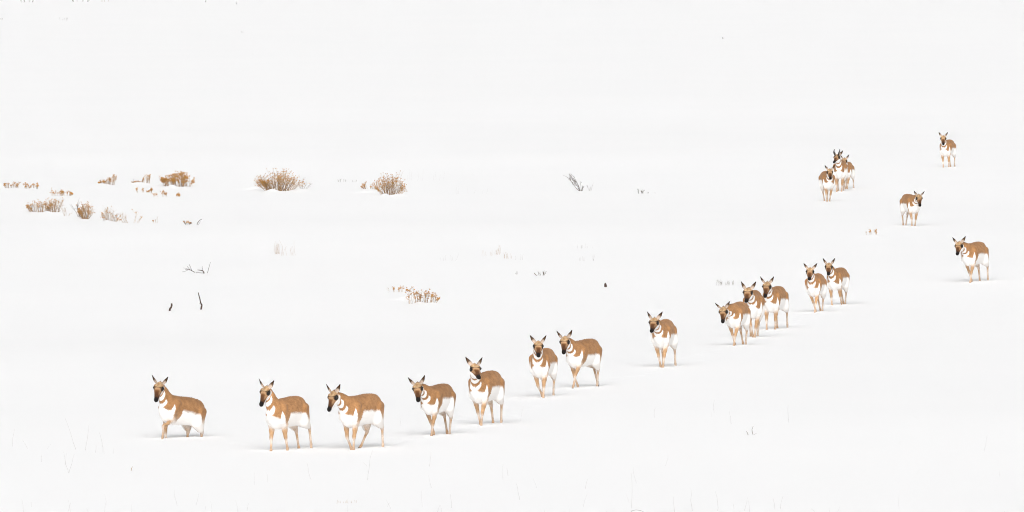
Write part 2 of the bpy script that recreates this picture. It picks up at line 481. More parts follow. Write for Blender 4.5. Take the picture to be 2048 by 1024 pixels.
# ---- ears, cupped and pointed (same mesh as the body)
def ear(s, spread=0.0, turn=0.0):
    up = np.array((-math.sin(HP), 0, math.cos(HP))); fw = np.array((math.cos(HP), 0, math.sin(HP)))
    a = .80 * up + np.array((0, s * (.66 + spread), 0)) - .06 * fw; a /= np.linalg.norm(a)
    n = (.75 - turn) * fw + np.array((0, s * (.62 + turn), 0)); n -= a * (n @ a); n /= np.linalg.norm(n)
    wd = np.cross(a, n)
    base = np.array((-.010, s * .050, .040)); Ln = .182
    U = np.linspace(0, 1, 15); B = np.linspace(-1.25, 1.25, 11)
    hw = np.interp(U, (0, .15, .38, .6, .8, .93, 1), (.027, .035, .036, .027, .0155, .010, .005))
    bend = -.018 * np.maximum(0, U - .35) ** 1.5 * 2.2
    V, Cc = [], []
    for side in (0, 1):
        for u, r, bn in zip(U, hw, bend):
            for be in B:
                rr = max(r - (.005 if side else 0), .001)
                p = base + a * Ln * u + np.array((0, s * bn, 0)) + wd * rr * math.sin(be) - n * rr * (math.cos(be) - .3) * .75
                V.append(p)
                edge = abs(be) / 1.25
                if side: col = (WHITE * .35 + TAN * .5) * (1 - smooth01(.28, .52, u)) + FACE * .5 * smooth01(.28, .52, u)
                else: col = TAN * .8 * (1 - smooth01(.30, .60, u)) + FACE * .4 * smooth01(.30, .60, u)
                dk = float(smooth01(.75, .98, edge) * smooth01(.2, .5, u))
                col = col * (1 - dk) + FACE * .4 * dk
                if side and .15 < edge < .55 and u < .7: col = col * .8 + TAN * .2
                Cc.append(col)
    nb, nu = len(B), len(U); Q = []
    for side in (0, 1):
        o = side * nu * nb
        for i in range(nu - 1):
            for j in range(nb - 1):
                q = [o + i*nb + j, o + (i+1)*nb + j, o + (i+1)*nb + j+1, o + i*nb + j+1]
                Q.append(q if (side == 0) == (s > 0) else q[::-1])
    o = nu * nb
    for i in range(nu - 1):
        for j in (0, nb - 1):
            q = [i*nb + j, (i+1)*nb + j, o + (i+1)*nb + j, o + i*nb + j]
            Q.append(q if (j == 0) != (s > 0) else q[::-1])
    V = np.array(V)
    return HJ + V[:, :1] * HX + V[:, 1:2] * np.array((0, 1, 0)) + V[:, 2:] * HZ, np.array(Q), np.array(Cc)

# ---- tuft of the mane on the crown and nape
def mane_rest(seed, tall):
    r = np.random.default_rng(seed); V, F = [], []
    spots = [(head_pt(-.025 + r.normal() * .008, r.normal() * .009, .040), (tall + .012) * r.uniform(.6, 1.1), np.array((-.80, r.normal() * .16, .60))) for _ in range(9)]
    for i in range(34):
        k = r.uniform(0, 1); p = np.array((.36, 0, .865)) + k * np.array((.14, 0, .145)); rad = .125 - .05 * k
        p = p + np.array((-.726, 0, .687)) * rad * .98 + np.array((0, r.normal() * .008, 0))
        spots.append((p, r.uniform(.008, .020), np.array((-.75, r.normal() * .2, .05 + r.normal() * .12))))
    for p, ln, d in spots:
        d = d / np.linalg.norm(d); a = np.cross(d, (0, 1, 0)); a /= np.linalg.norm(a); c = np.cross(d, a)
        o = len(V)
        for k in range(3):
            an = k * 2.1; V.append(p - d * .012 + (a * math.cos(an) + c * math.sin(an)) * .0085)
        V.append(p + d * ln)
        F += [(o, o+1, o+3), (o+1, o+2, o+3), (o+2, o, o+3)]
    return np.array(V), F

# ---- materials of the animal
fur, t, b = new_mat('pronghorn_coat')
at_c = t.nodes.new('ShaderNodeAttribute'); at_c.attribute_name = 'coat'
at_r = t.nodes.new('ShaderNodeAttribute'); at_r.attribute_name = 'rest'
oi = t.nodes.new('ShaderNodeObjectInfo')
mp = t.nodes.new('ShaderNodeMapping'); mp.inputs['Scale'].default_value = (45, 120, 80)
n1 = t.nodes.new('ShaderNodeTexNoise'); n1.inputs['Scale'].default_value = 1.0; n1.inputs['Detail'].default_value = 4
n2 = t.nodes.new('ShaderNodeTexNoise'); n2.inputs['Scale'].default_value = 14.0; n2.inputs['Detail'].default_value = 3
add = t.nodes.new('ShaderNodeMath'); add.operation = 'ADD'
mr = t.nodes.new('ShaderNodeMapRange'); mr.inputs['From Min'].default_value = .65; mr.inputs['From Max'].default_value = 1.35; mr.inputs['To Min'].default_value = .68; mr.inputs['To Max'].default_value = 1.27
orr = t.nodes.new('ShaderNodeMapRange'); orr.inputs['To Min'].default_value = .90; orr.inputs['To Max'].default_value = 1.08
mu = t.nodes.new('ShaderNodeMath'); mu.operation = 'MULTIPLY'
sc = t.nodes.new('ShaderNodeVectorMath'); sc.operation = 'SCALE'
hsv = t.nodes.new('ShaderNodeSeparateColor')
mixw = t.nodes.new('ShaderNodeMix'); mixw.data_type = 'RGBA'
gm = t.nodes.new('ShaderNodeMapRange'); gm.inputs['From Min'].default_value = .45; gm.inputs['From Max'].default_value = .75
bp = t.nodes.new('ShaderNodeBump'); bp.inputs['Strength'].default_value = .35; bp.inputs['Distance'].default_value = .006
Lk = t.links.new
Lk(at_r.outputs['Vector'], mp.inputs['Vector']); Lk(mp.outputs[0], n1.inputs['Vector']); Lk(at_r.outputs['Vector'], n2.inputs['Vector'])
Lk(n1.outputs['Fac'], add.inputs[0]); Lk(n2.outputs['Fac'], add.inputs[1]); Lk(add.outputs[0], mr.inputs['Value'])
Lk(oi.outputs['Random'], orr.inputs['Value']); Lk(mr.outputs[0], mu.inputs[0]); Lk(orr.outputs[0], mu.inputs[1])
Lk(at_c.outputs['Color'], sc.inputs[0]); Lk(mu.outputs[0], sc.inputs['Scale'])
Lk(at_c.outputs['Color'], hsv.inputs[0]); Lk(hsv.outputs[2], gm.inputs['Value'])            # pale hair varies less
Lk(gm.outputs[0], mixw.inputs['Factor']); Lk(sc.outputs[0], mixw.inputs['A']); Lk(at_c.outputs['Color'], mixw.inputs['B'])
Lk(mixw.outputs['Result'], b.inputs['Base Color'])
Lk(n1.outputs['Fac'], bp.inputs['Height']); Lk(bp.outputs[0], b.inputs['Normal'])
b.inputs['Roughness'].default_value = .85; b.inputs['Specular IOR Level'].default_value = .12
b.inputs['Sheen Weight'].default_value = .08; b.inputs['Sheen Roughness'].default_value = .5
eye_m = plain_mat('eye_dark', (.008, .006, .005), .12, .5, .1)
horn_m = plain_mat('horn_black', (.018, .015, .013), .45, .4, .3, 60)
mane_m = plain_mat('mane_hair', (.06, .030, .015), .8, .15, .3, 60)

def uv_sphere(r, nu=14, nv=9):
    V = [(0, 0, r)]; F = []
    for i in range(1, nv):
        for j in range(nu):
            a = math.pi * i / nv; c = 2 * math.pi * j / nu
            V.append((r * math.sin(a) * math.cos(c), r * math.sin(a) * math.sin(c), r * math.cos(a)))
    V.append((0, 0, -r)); k = len(V) - 1
    for j in range(nu):
        F.append((0, 1 + j, 1 + (j + 1) % nu)); F.append((k, k - nu + (j + 1) % nu, k - nu + j))
    for i in range(nv - 2):
        for j in range(nu):
            a = 1 + i * nu + j; c = 1 + i * nu + (j + 1) % nu
            F.append((a, a + nu, c + nu, c))
    return V, F
EYE_V, EYE_F = uv_sphere(.0225)

def tube(path, rad, sides=8, cap=True):
    path = [np.array(p, float) for p in path]; V, F = [], []
    for i, p in enumerate(path):
        d = path[min(i + 1, len(path) - 1)] - path[max(i - 1, 0)]; d /= np.linalg.norm(d) + 1e-9
        a = np.cross(d, (.31, .87, .38)); a /= np.linalg.norm(a); c = np.cross(d, a)
        for k in range(sides):
            an = 2 * math.pi * k / sides; V.append(p + (a * math.cos(an) + c * math.sin(an)) * rad[i])
    for i in range(len(path) - 1):
        for k in range(sides):
            F.append((i*sides + k, i*sides + (k+1) % sides, (i+1)*sides + (k+1) % sides, (i+1)*sides + k))
    if cap:
        F.append(tuple(range(sides - 1, -1, -1))); F.append(tuple(range((len(path)-1)*sides, len(path)*sides)))
    return V, F

def Ry(a): c, s = math.cos(a), math.sin(a); return np.array(((c, 0, s), (0, 1, 0), (-s, 0, c)))
def Rz(a): c, s = math.cos(a), math.sin(a); return np.array(((c, -s, 0), (s, c, 0), (0, 0, 1)))
def Rx(a): c, s = math.cos(a), math.sin(a); return np.array(((1, 0, 0), (0, c, -s), (0, s, c)))

def pose_mats(neck_up, yaw, head_pitch, roll, legs, bend=0.0):
    """legs: dict LF/RF/LH/RH -> degrees (swing, second joint, third joint, pastern), forward is positive; optional fifth: sideways"""
    R = {b: np.eye(3) for b in BONES}
    D = math.radians
    for nb, k, p in (('neck1', .42, .5), ('neck2', .32, .3), ('neck3', .26, .2)):      # the neck may bend away from where the head looks
        R[nb] = Rz(D((yaw * .7 + bend) * k)) @ Ry(-D(neck_up * p))
    R['head'] = Rz(D(yaw * .3 - bend)) @ Ry(D(head_pitch + neck_up)) @ Rx(D(roll))
    for lg in ('LF', 'RF', 'LH', 'RH'):
        an = list(legs.get(lg, (0, 0, 0, 0))); an += [0] * (5 - len(an))
        for q in range(4):
            m = Ry(-D(an[q]))
            if q == 0: m = Rx(D(an[4])) @ m
            R[lg + str(q)] = m
    M = {'torso': np.eye(4)}
    for bn in BONES[1:]:
        j = np.array(JOINT[bn]); m = np.eye(4); m[:3, :3] = R[bn]; m[:3, 3] = j - R[bn] @ j
        M[bn] = M[PARENT[bn]] @ m
    return M

def skin(V, Wt, M):
    out = np.zeros((len(V), 3)); H = np.concatenate([V, np.ones((len(V), 1))], 1)
    for bn in BONES:
        wv = Wt[:, BI[bn]]
        k = wv > 1e-4
        out[k] += wv[k, None] * (H[k] @ M[bn].T)[:, :3]
    return out

eye_me = None
def pronghorn(px, py, theta, head, label, up=0, hp=0, roll=0, legs={}, size=1.0, sink=.10, buck=False, girth=1.0, ears=(0, 0), seed=0, tall=.05, bend=0.0, tilt=0.0):
    """px, py: where the middle of the body stands on the snow; theta: 0 faces left in the picture, 90 faces the camera"""
    global eye_me
    M = pose_mats(up, head - theta, hp, roll, legs, bend)      # turning left is positive, towards larger theta
    r = np.random.default_rng(seed + 100)
    ev, eq, ec = [], [], []; off = len(BV)
    for s in (1, -1):
        v, q, c = ear(s, ears[0] + r.normal() * .03, ears[1] + r.normal() * .05)
        ev.append(v); eq.append(q + off); ec.append(c); off += len(v)
    EV = np.concatenate(ev)
    P = skin(BV, BW, M)
    P[:, 1] *= 1 + (girth - 1) * BW[:, BI['torso']]
    PE = (np.concatenate([EV, np.ones((len(EV), 1))], 1) @ M['head'].T)[:, :3]
    fn = .0022 * (vnoise(BV, 170, seed + 3) + vnoise(BV, 90, seed + 5)) * BW[:, BI['torso']]
    P[:, 2] += fn
    o = mesh_obj('pronghorn', np.concatenate([P, PE]), np.concatenate([BQ] + eq), fur)
    me = o.data
    for nm, arr in (('coat', np.concatenate([coat(BV, BW, seed)] + ec)), ('rest', np.concatenate([BV, EV]))):
        if nm == 'coat':
            A = me.attributes.new('coat', 'FLOAT_COLOR', 'POINT')
            A.data.foreach_set('color', np.concatenate([arr, np.ones((len(arr), 1))], 1).astype(np.float32).ravel())
        else:
            A = me.attributes.new('rest', 'FLOAT_VECTOR', 'POINT'); A.data.foreach_set('vector', (arr + seed * .37).astype(np.float32).ravel())
    g = at(px, py)
    o.location = (g.x, g.y, g.z - sink * size)
    o.rotation_euler = (0, -math.radians(tilt), math.radians(theta + 180))      # tilt lifts the forehand
    o.scale = (size,) * 3
    tag(o, label, 'pronghorn', 'pronghorns crossing the snow')
    for s in (1, -1):
        if eye_me is None:
            e = mesh_obj('eye', EYE_V, EYE_F, eye_m); eye_me = e.data
        else:
            e = bpy.data.objects.new('eye', eye_me); C.objects.link(e)
        e.parent = o
        p = head_pt(.060, s * .0785, .020)
        e.matrix_local = Matrix(M['head'].tolist()) @ Matrix.Translation(p.tolist())
    mv, mf = mane_rest(seed, tall)
    tag(mesh_obj('mane', skin(mv, weights(mv), M), mf, mane_m, o, smooth=False), kind='stuff')
    if buck:
        for s in (1, -1):
            pth = [head_pt(*p) for p in ((.045, s*.042, .05), (.025, s*.056, .085), (.0, s*.072, .125), (-.03, s*.084, .160), (-.07, s*.082, .187), (-.10, s*.064, .186))]
            v, f = tube(pth, (.019, .020, .018, .013, .008, .003))
            pr = [head_pt(*p) for p in ((.008, s*.066, .110), (.032, s*.082, .135), (.038, s*.09, .155))]
            v2, f2 = tube(pr, (.014, .010, .003))
            n = len(v); v = np.array(v + v2); f = f + [tuple(i + n for i in q) for q in f2]
            v = (np.concatenate([v, np.ones((len(v), 1))], 1) @ M['head'].T)[:, :3]
            mesh_obj('horn', v, f, horn_m, o)
    # where the legs go into the snow
    ca, sa = math.cos(o.rotation_euler.z), math.sin(o.rotation_euler.z)
    for lg in ('LF', 'RF', 'LH', 'RH'):
        j = M[lg + '3'] @ np.append(np.array(JOINT[lg + '3']), 1)
        j[:3] = Ry(-math.radians(tilt)) @ j[:3]
        FOOT.append((g.x + size * (j[0] * ca - j[1] * sa), g.y + size * (j[0] * sa + j[1] * ca), .05))
    return o

# name the joints of a walk: swing, elbow or stifle, knee or hock, pastern
STAND = dict(LF=(0, 0, 0, 0), RF=(3, 0, 0, 0), LH=(0, 0, 0, 0), RH=(4, 0, 0, 0))
HERD = [
 # px, py, theta, head, label, keywords
 (346.6, 876.3, 49.0, 75.8, 'leftmost pronghorn at the head of the line, deepest in the snow, near foreleg bent', {'up': 4.0, 'hp': 20.0, 'sink': 0.23, 'bend': -30.0, 'tilt': 11, 'legs': {'LF': (12, 38, -58, -10, 0), 'RF': (-6, 0, -6, 0, 0), 'LH': (-11.6, 0, 0, 0, 1.5), 'RH': (14, -6, -10, 0, 0)}, 'tall': 0.04, 'size': 0.963}),
 (568.4, 900.2, 59.6, 60.5, 'second pronghorn from the left, striding with its near hind leg stretched back', {'up': 19.5, 'hp': 6.2, 'legs': {'LF': (-16.7, 0, 0, 0, 2.1), 'RF': (7.5, 0, 0, 0, -1.5), 'LH': (-24.0, 2, 4, 0, 3.3), 'RH': (-3.4, 0, -8, 0, 2.6)}, 'size': 0.985, 'bend': -26.5}),
 (715.5, 897.7, 57.1, 50.5, 'third pronghorn from the left, far hind leg swinging forward under its belly', {'up': -15.0, 'hp': 6.2, 'legs': {'LF': (1.0, 0, 0, 0, -0.1), 'RF': (-3.3, 4, -24, 0, 1.5), 'LH': (-14.0, 0, 0, 0, 1.3), 'RH': (-0.6, 22, 16, 0, -0.6)}, 'size': 1.011, 'bend': -11.2}),
 (870.7, 870.6, 67.1, 79.9, 'fourth pronghorn from the left, legs close together, looking at the camera', {'up': -20.1, 'hp': 7.4, 'legs': {'LF': (10.2, 0, -4, 0, -0.6), 'RF': (-20.6, 0, 4, 0, 4.2), 'LH': (-0.1, 0, 0, 0, 0.1), 'RH': (-14.8, 2, 0, 0, 2.8)}, 'size': 0.961, 'bend': -26.9}),
 (968.3, 849.2, 69.3, 109.6, 'fifth pronghorn from the left, turning its face back to the right', {'up': 2.4, 'hp': -19.4, 'legs': {'LF': (9.6, 0, -4, 0, -0.4), 'RF': (-11.8, 0, 0, 0, 3.1), 'LH': (-14.2, 0, 2, 0, 0.5), 'RH': (-4.5, 0, 0, 0, 3.3)}, 'size': 1.021, 'bend': -20.0}),
 (1084.3, 794.1, 76.6, 91.6, 'pronghorn walking almost straight at the camera with crossing forelegs, left of a pair', {'up': 6.2, 'hp': -10.1, 'legs': {'LF': (13.7, 0, -4, 0, 3.7), 'RF': (-9.7, 8, -40, 0, 6.5), 'LH': (-9.4, 0, 0, 0, 1.0), 'RH': (4, 0, 0, 0, 0)}, 'size': 0.973, 'bend': 4.2}),
 (1162.5, 774.7, 62.5, 73.8, 'broad-sided pronghorn of the middle pair, near foreleg stepping forward', {'up': -15.6, 'hp': 2.7, 'legs': {'LF': (26.2, 0, -12, 0, -0.0), 'RF': (-8.7, 0, -14, 0, 2.9), 'LH': (-4.6, 0, 0, 0, -0.2), 'RH': (-24.0, 2, 4, 0, 5.2)}, 'size': 0.987, 'bend': -15.0}),
 (1325.6, 733.8, 78.8, 74.0, 'lone pronghorn in mid line, standing with a gap before and behind it', {'up': -19.0, 'hp': -12.6, 'legs': {'LF': (7.6, 0, 0, 0, -0.7), 'RF': (-8.6, 0, -6, 0, 4.1), 'LH': (-12.7, 0, 0, 0, 5.4), 'RH': (2, 0, 0, 0, 0)}, 'size': 1.004, 'bend': -8.6}),
 (1472.3, 690.7, 74.0, 71.0, 'front pronghorn of the cluster of three, head held low', {'up': -45.8, 'hp': 8.7, 'legs': {'LF': (15.2, 0, -6, 0, -2.0), 'RF': (-14.3, 0, 0, 0, 5.3), 'LH': (-4.8, 0, 0, 0, -0.1), 'RH': (-8.6, 0, 0, 0, 6.1)}, 'ears': (0.12, 0.1), 'size': 0.97, 'bend': -18.8}),
 (1507.1, 674.7, 86.3, 77.6, 'middle pronghorn of the cluster of three, half hidden by the front one', {'up': -15.1, 'hp': -11.9, 'legs': {'LF': (3.3, 0, 0, 0, -3.3), 'RF': (9.8, 6, -40, 0, 5.9), 'LH': (-0.4, 0, 0, 0, -1.3), 'RH': (4, 0, 0, 0, 0)}, 'ears': (-0.05, -0.1), 'size': 1.069, 'bend': -13.1}),
 (1548.0, 658.4, 73.0, 71.0, 'rear pronghorn of the cluster of three, farthest right of them', {'up': -4.0, 'hp': 3.8, 'legs': {'LF': (-4.7, 0, 0, 0, 0.8), 'RF': (9.4, 0, 0, 0, -0.7), 'LH': (-24.0, 2, 4, 0, 2.4), 'RH': (5.1, 0, -6, 0, 2.3)}, 'size': 0.996, 'bend': 5.0}),
 (1630.2, 623.9, 76.9, 84.1, 'smaller left pronghorn of the right-hand pair, forelegs crossing, ears spread', {'up': 6.3, 'hp': -9.3, 'size': 0.925, 'legs': {'LF': (20.5, 0, -2, 0, 1.6), 'RF': (-15.5, 0, 2, 0, 9.0), 'LH': (-5.3, 0, 0, 0, -0.3), 'RH': (-10.0, 0, 0, 0, 7.1)}, 'ears': (0.1, 0), 'tall': 0.07, 'bend': -8.9}),
 (1673.8, 609.8, 72.5, 85.0, 'right pronghorn of the right-hand pair, facing the camera with dark face', {'up': -0.8, 'hp': -8.5, 'legs': {'LF': (-20.2, 0, -8, 0, 4.3), 'RF': (3.2, 0, 0, 0, 1.0), 'LH': (-5.1, 0, 0, 0, -0.7), 'RH': (-11.0, 0, 0, 0, 6.2)}, 'size': 0.913, 'bend': -22.6}),
 (1945.5, 564.0, 65.5, 68.1, 'pronghorn farthest right, hind legs apart and forelegs together', {'up': -26.7, 'hp': -5.6, 'size': 1.028, 'legs': {'LF': (6.8, 0, 0, 0, -1.0), 'RF': (-17.9, 0, 0, 0, 4.7), 'LH': (-24.0, 4, 4, 0, 1.8), 'RH': (-5.3, 0, 0, 0, 2.7)}, 'ears': (0.08, 0), 'bend': -18.1}),
 (1822.4, 451.8, 106.1, 105.3, 'pronghorn heading right with its head lowered, alone below the far group', {'up': -29.9, 'hp': 6.7, 'size': 0.925, 'legs': {'LF': (-1.8, 0, 0, 0, -1.6), 'RF': (6.9, 4, -14, 0, 0.1), 'LH': (-10.9, 0, 0, 0, -3.1), 'RH': (-9.4, 2, 2, 0, 0.8)}, 'ears': (0.12, 0), 'bend': 4.1}),
 (1654.7, 402.8, 98.1, 95.2, 'front pronghorn of the far trio, body angled right, ears wide', {'up': -12.7, 'hp': -2.3, 'legs': {'LF': (-7.3, 0, 0, 0, -1.9), 'RF': (14.7, 0, 0, 0, -0.5), 'LH': (0, 0, 0, 0, 0), 'RH': (3.9, 0, 0, 0, 4.6)}, 'size': 0.963, 'bend': -6.0}),
 (1679.8, 382.9, 85.2, 63.1, 'horned buck standing tallest in the far trio', {'up': 7.0, 'hp': -22.2, 'size': 1.039, 'buck': True, 'legs': {'LF': (-0.3, 0, 0, 0, -0.7), 'RF': (3.5, 0, 0, 0, -0.9), 'LH': (-2, 0, 0, 0, 0), 'RH': (4.3, 0, 0, 0, 0.2)}, 'bend': 3.9}),
 (1693.7, 377.9, 80.3, 80.0, 'pronghorn mostly hidden behind the horned buck', {'up': 2.6, 'hp': -0.3, 'legs': {'LF': (3.5, 0, 0, 0, -1.5), 'RF': (4.7, 0, -18, 0, 4.2), 'LH': (-11.1, 0, 0, 0, 6.8), 'RH': (4, 0, 0, 0, 0)}, 'size': 0.887, 'bend': -0.1}),
 (1894.0, 334.6, 73.6, 90.1, 'topmost and most distant pronghorn, alone at the upper right', {'up': 2.5, 'hp': -5.3, 'legs': {'LF': (-9.7, 0, 0, 0, 2.5), 'RF': (3.2, 0, 0, 0, 0.6), 'LH': (-12.5, 0, 0, 0, 2.9), 'RH': (-4.1, 0, 0, 0, 5.5)}, 'size': 0.961, 'bend': -9.5}),
]
for i, (px, py, th, hd, lab, kw) in enumerate(HERD):
    pronghorn(px, py, th, hd, lab, seed=i, **kw)

# prints the herd left along its way
PRINTS = []
route = [HERD[k] for k in (18, 14, 13, 12, 10, 8, 7, 6, 4, 3, 2, 1, 0)]
rt = [at(h[0], h[1]) for h in route]
for a, c in zip(rt[3:-1], rt[4:]):
    d = c - a; L = math.hypot(d.x, d.y); n = int(L / .42)
    for k in range(n):
        u = (k + random.uniform(-.3, .3)) / n
        PRINTS.append((a.x + d.x * u + random.gauss(0, .16), a.y + d.y * u + random.gauss(0, .16), random.uniform(.008, .014)))
build_ground(FOOT + PRINTS)

# ------------------------------------------------------------------ shrubs, twigs and dry grass
def leaf_mat(name, c1, c2):
    m, t, b = new_mat(name)
    g = t.nodes.new('ShaderNodeNewGeometry')
    mx = t.nodes.new('ShaderNodeMix'); mx.data_type = 'RGBA'
    mx.inputs['A'].default_value = (*c1, 1); mx.inputs['B'].default_value = (*c2, 1)
    t.links.new(g.outputs['Random Per Island'], mx.inputs['Factor']); t.links.new(mx.outputs['Result'], b.inputs['Base Color'])
    b.inputs['Roughness'].default_value = .85; b.inputs['Specular IOR Level'].default_value = .1
    return m
flower_m = leaf_mat('dry_flower_heads', (.64, .34, .085), (.38, .18, .045))
stem_m = leaf_mat('dry_stems', (.50, .32, .155), (.30, .18, .085))
dark_m = leaf_mat('weathered_twig', (.075, .05, .042), (.15, .105, .08))
grey_m = leaf_mat('grey_twig', (.22, .19, .17), (.36, .32, .29))
straw_m = leaf_mat('dry_grass', (.50, .38, .27), (.42, .27, .17))

class Soup:
    def __init__(s): s.v, s.f = [], []
    def tube(s, pts, r0, r1, sides=3):
        rad = np.linspace(r0, r1, len(pts)); v, f = tube(pts, rad, sides, False)
        n = len(s.v); s.v += list(v); s.f += [tuple(i + n for i in q) for q in f]
    def bits(s, p, r, n, size, rg):
        for _ in range(n):
            d = rg.normal(size=3); d /= np.linalg.norm(d); c = p + d * r * rg.uniform(.2, 1) * np.array((1, 1, .7))
            a = rg.normal(size=3); a /= np.linalg.norm(a); e = np.cross(a, rg.normal(size=3)); e /= np.linalg.norm(e) + 1e-6
            k = size * rg.uniform(.6, 1.3); n0 = len(s.v)
            q = np.cross(a, e)
            s.v += [c + a * k, c - a * k * .5 + e * k * .8, c - a * k * .5 - e * k * .8, c + q * k * .8]
            s.f += [(n0, n0+1, n0+2), (n0, n0+1, n0+3), (n0+1, n0+2, n0+3), (n0+2, n0, n0+3)]
    def build(s, name, mat, parent=None, kind=None):
        if not s.v: return None
        o = mesh_obj(name, np.array(s.v), s.f, mat, parent, smooth=False)
        if kind: o['kind'] = kind
        return o

def curve(p0, p1, rg, n=5, sag=.0, wob=.06):
    p0 = np.array(p0); p1 = np.array(p1); L = np.linalg.norm(p1 - p0); pts = []
    off = rg.normal(size=3) * wob * L
    for i in range(n):
        t = i / (n - 1); pts.append(p0 + (p1 - p0) * t + off * math.sin(math.pi * t) + rg.normal(size=3) * .012 * L * (0 < i))
    return pts

def shrub(name, label, cat, x0, x1, yb, h, n=40, prof=None, flowers=1.0, root=.45, seed=1, smat=None, thick=.0035, group=None, slope=0.0, lean=0.0, bare=0.0, cl=(10, .026, .0095)):
    """x0..x1: span in the photo; yb: row of the foot; h: height in pixels; prof: outline (u, share of height); slope: feet drop to the right"""
    g = at((x0 + x1) / 2, yb); k = px_per_m(g); W = (x1 - x0) / k; H = h / k
    rg = np.random.default_rng(seed)
    e = bpy.data.objects.new(name, None); C.objects.link(e); e.location = g
    st, fl, wd = Soup(), Soup(), Soup()
    nc = max(4, n // 5); uc = np.clip(np.linspace(-.95, .95, nc) + rg.normal(size=nc) * .12, -1, 1); hc = rg.uniform(.62, 1.06, nc); vc = rg.normal(size=nc) * .35
    prof = prof or [(-1, .55), (-.5, .9), (0, 1), (.5, .9), (1, .5)]
    pu, ph = zip(*prof)
    for i in range(n):
        ic = rg.integers(nc); u = float(np.clip(uc[ic] + rg.normal() * .13, -1.05, 1.05)); v = vc[ic] + rg.normal() * .1
        top = hc[ic] * float(np.interp(u, pu, ph)) * H * rg.uniform(.72, 1.0) if rg.random() < .75 else hc[ic] * float(np.interp(u, pu, ph)) * H * rg.uniform(.35, .8)
        bx = u * W / 2 * root + rg.normal() * .03 * W + lean * W
        by = v * W / 2 * root
        gz = float(terrain(g.x + bx, g.y + by)) - g.z
        tip = np.array((u * W / 2, v * W * .5, max(top, .03)))
        base = np.array((bx, by, gz - .02 - slope * u))
        if slope: tip[2] -= slope * u * .0
        pts = curve(base, tip, rg)
        st.tube(pts, thick, thick * .5)
        has = rg.random() < flowers
        nb = rg.integers(2, 5)
        for _ in range(nb):
            q = rg.uniform(.45, .9); a = pts[0] + (pts[-1] - pts[0]) * q
            d = (tip - base) * rg.uniform(.15, .32) + rg.normal(size=3) * .14 * np.linalg.norm(tip - base); d[2] = abs(d[2]) + .01
            tp = a + d; tp[2] = min(tp[2], H * 1.02)
            st.tube([a, (a + tp) / 2 + rg.normal(size=3) * .008, tp], thick * .6, thick * .35)
            if has and rg.random() < .75: fl.bits(tp, cl[1] * .8, int(cl[0] * .7), cl[2], rg)
        if has: fl.bits(tip, cl[1], cl[0], cl[2], rg)
    if n >= 24:
        for ic in range(nc):
            for _ in range(1):
                u = uc[ic] + rg.normal() * .05; bx = u * W / 2 * root * .9; by = vc[ic] * W / 2 * root
                gz = float(terrain(g.x + bx, g.y + by)) - g.z
                wd.tube(curve((bx, by, gz - .03), (u * W / 2 * .85, by + rg.normal() * .03, gz + H * rg.uniform(.3, .55)), rg, 5, 0, .1), thick * 1.4, thick * .7)
        wd.build('old_wood', dark_m, e, 'stuff')
    st.build('stems', smat or stem_m, e, 'stuff')
    fl.build('flower_heads', flower_m, e, 'stuff')
    return tag(e, label, cat, group)

RB = 'dry rabbitbrush clumps standing out of the snow'
shrub('rabbitbrush', 'largest bushy brown rabbitbrush, left of the two big upper ones', 'shrub', 511, 606, 380, 43, 150, [(-1, .62), (-.6, .70), (-.25, .95), (.1, 1), (.5, .95), (.8, .8), (1, .62)], .82, .55, 11, thick=.0042, group=RB)
shrub('rabbitbrush', 'tall rabbitbrush with a crest of flower heads, right of the largest bush', 'shrub', 752, 808, 390, 47, 90, [(-1, .5), (-.5, .78), (0, .85), (.4, 1), (.75, .95), (1, .5)], .85, .5, 12, thick=.0042, group=RB)
shrub('rabbitbrush', 'low wing of flower heads at the left foot of the crested rabbitbrush', 'shrub', 722, 760, 378, 22, 26, [(-1, .35), (-.3, .75), (.3, .8), (1, .9)], .85, .7, 13, group=RB)
shrub('rabbitbrush', 'dense solid orange-brown rabbitbrush, darkest of the upper left row', 'shrub', 325, 385, 373, 30, 110, [(-1, .7), (-.7, .88), (-.2, .85), (.1, .85), (.4, .95), (.8, 1), (1, .6)], 1.0, .8, 14, group=RB, cl=(13, .034, .012))
shrub('rabbitbrush', 'wedge-shaped little rabbitbrush rising to the right', 'shrub', 198, 231, 369, 19, 46, [(-1, .2), (0, .6), (.6, 1), (1, .95)], .85, .8, 15, group=RB)
shrub('rabbitbrush', 'pale wispy rabbitbrush nearest the left edge of the upper row', 'shrub', 9, 38, 374, 13, 34, [(-1, .7), (0, .9), (1, .8)], .45, .8, 16, group=RB, thick=.0028)
shrub('rabbitbrush', 'twin sprigs of rabbitbrush just right of the wispy one at the left edge', 'shrub', 48, 79, 377, 16, 24, [(-1, .9), (-.6, .95), (-.3, .2), (.1, .5), (.5, .95), (1, .6)], .9, .9, 17, group=RB)
shrub('rabbitbrush', 'low sprawling rabbitbrush buried to its tips above the wide lower-left clump', 'shrub', 102, 144, 388, 15, 34, [(-1, .8), (0, .85), (.5, .9), (1, .4)], .95, .9, 18, group=RB)
shrub('rabbitbrush', 'flat twiggy shrub with grey upright tips left of the dense dark bush', 'shrub', 264, 303, 367, 17, 34, [(-1, .25), (0, .3), (.4, .95), (.8, 1), (1, .3)], .6, .9, 19, group=RB)
shrub('rabbitbrush', 'pair of short flower sprigs under the flat twiggy shrub', 'shrub', 273, 304, 385, 13, 18, [(-1, .8), (-.4, 1), (0, .8), (.3, .1), (.8, .7), (1, .6)], 1, .95, 20, group=RB)
shrub('rabbitbrush', 'thin scattered row of flower sprigs below the dense dark bush', 'shrub', 306, 357, 394, 13, 22, [(-1, .8), (0, .8), (.5, .4), (.8, .9), (1, .6)], .8, .95, 21, group=RB, thick=.0025)
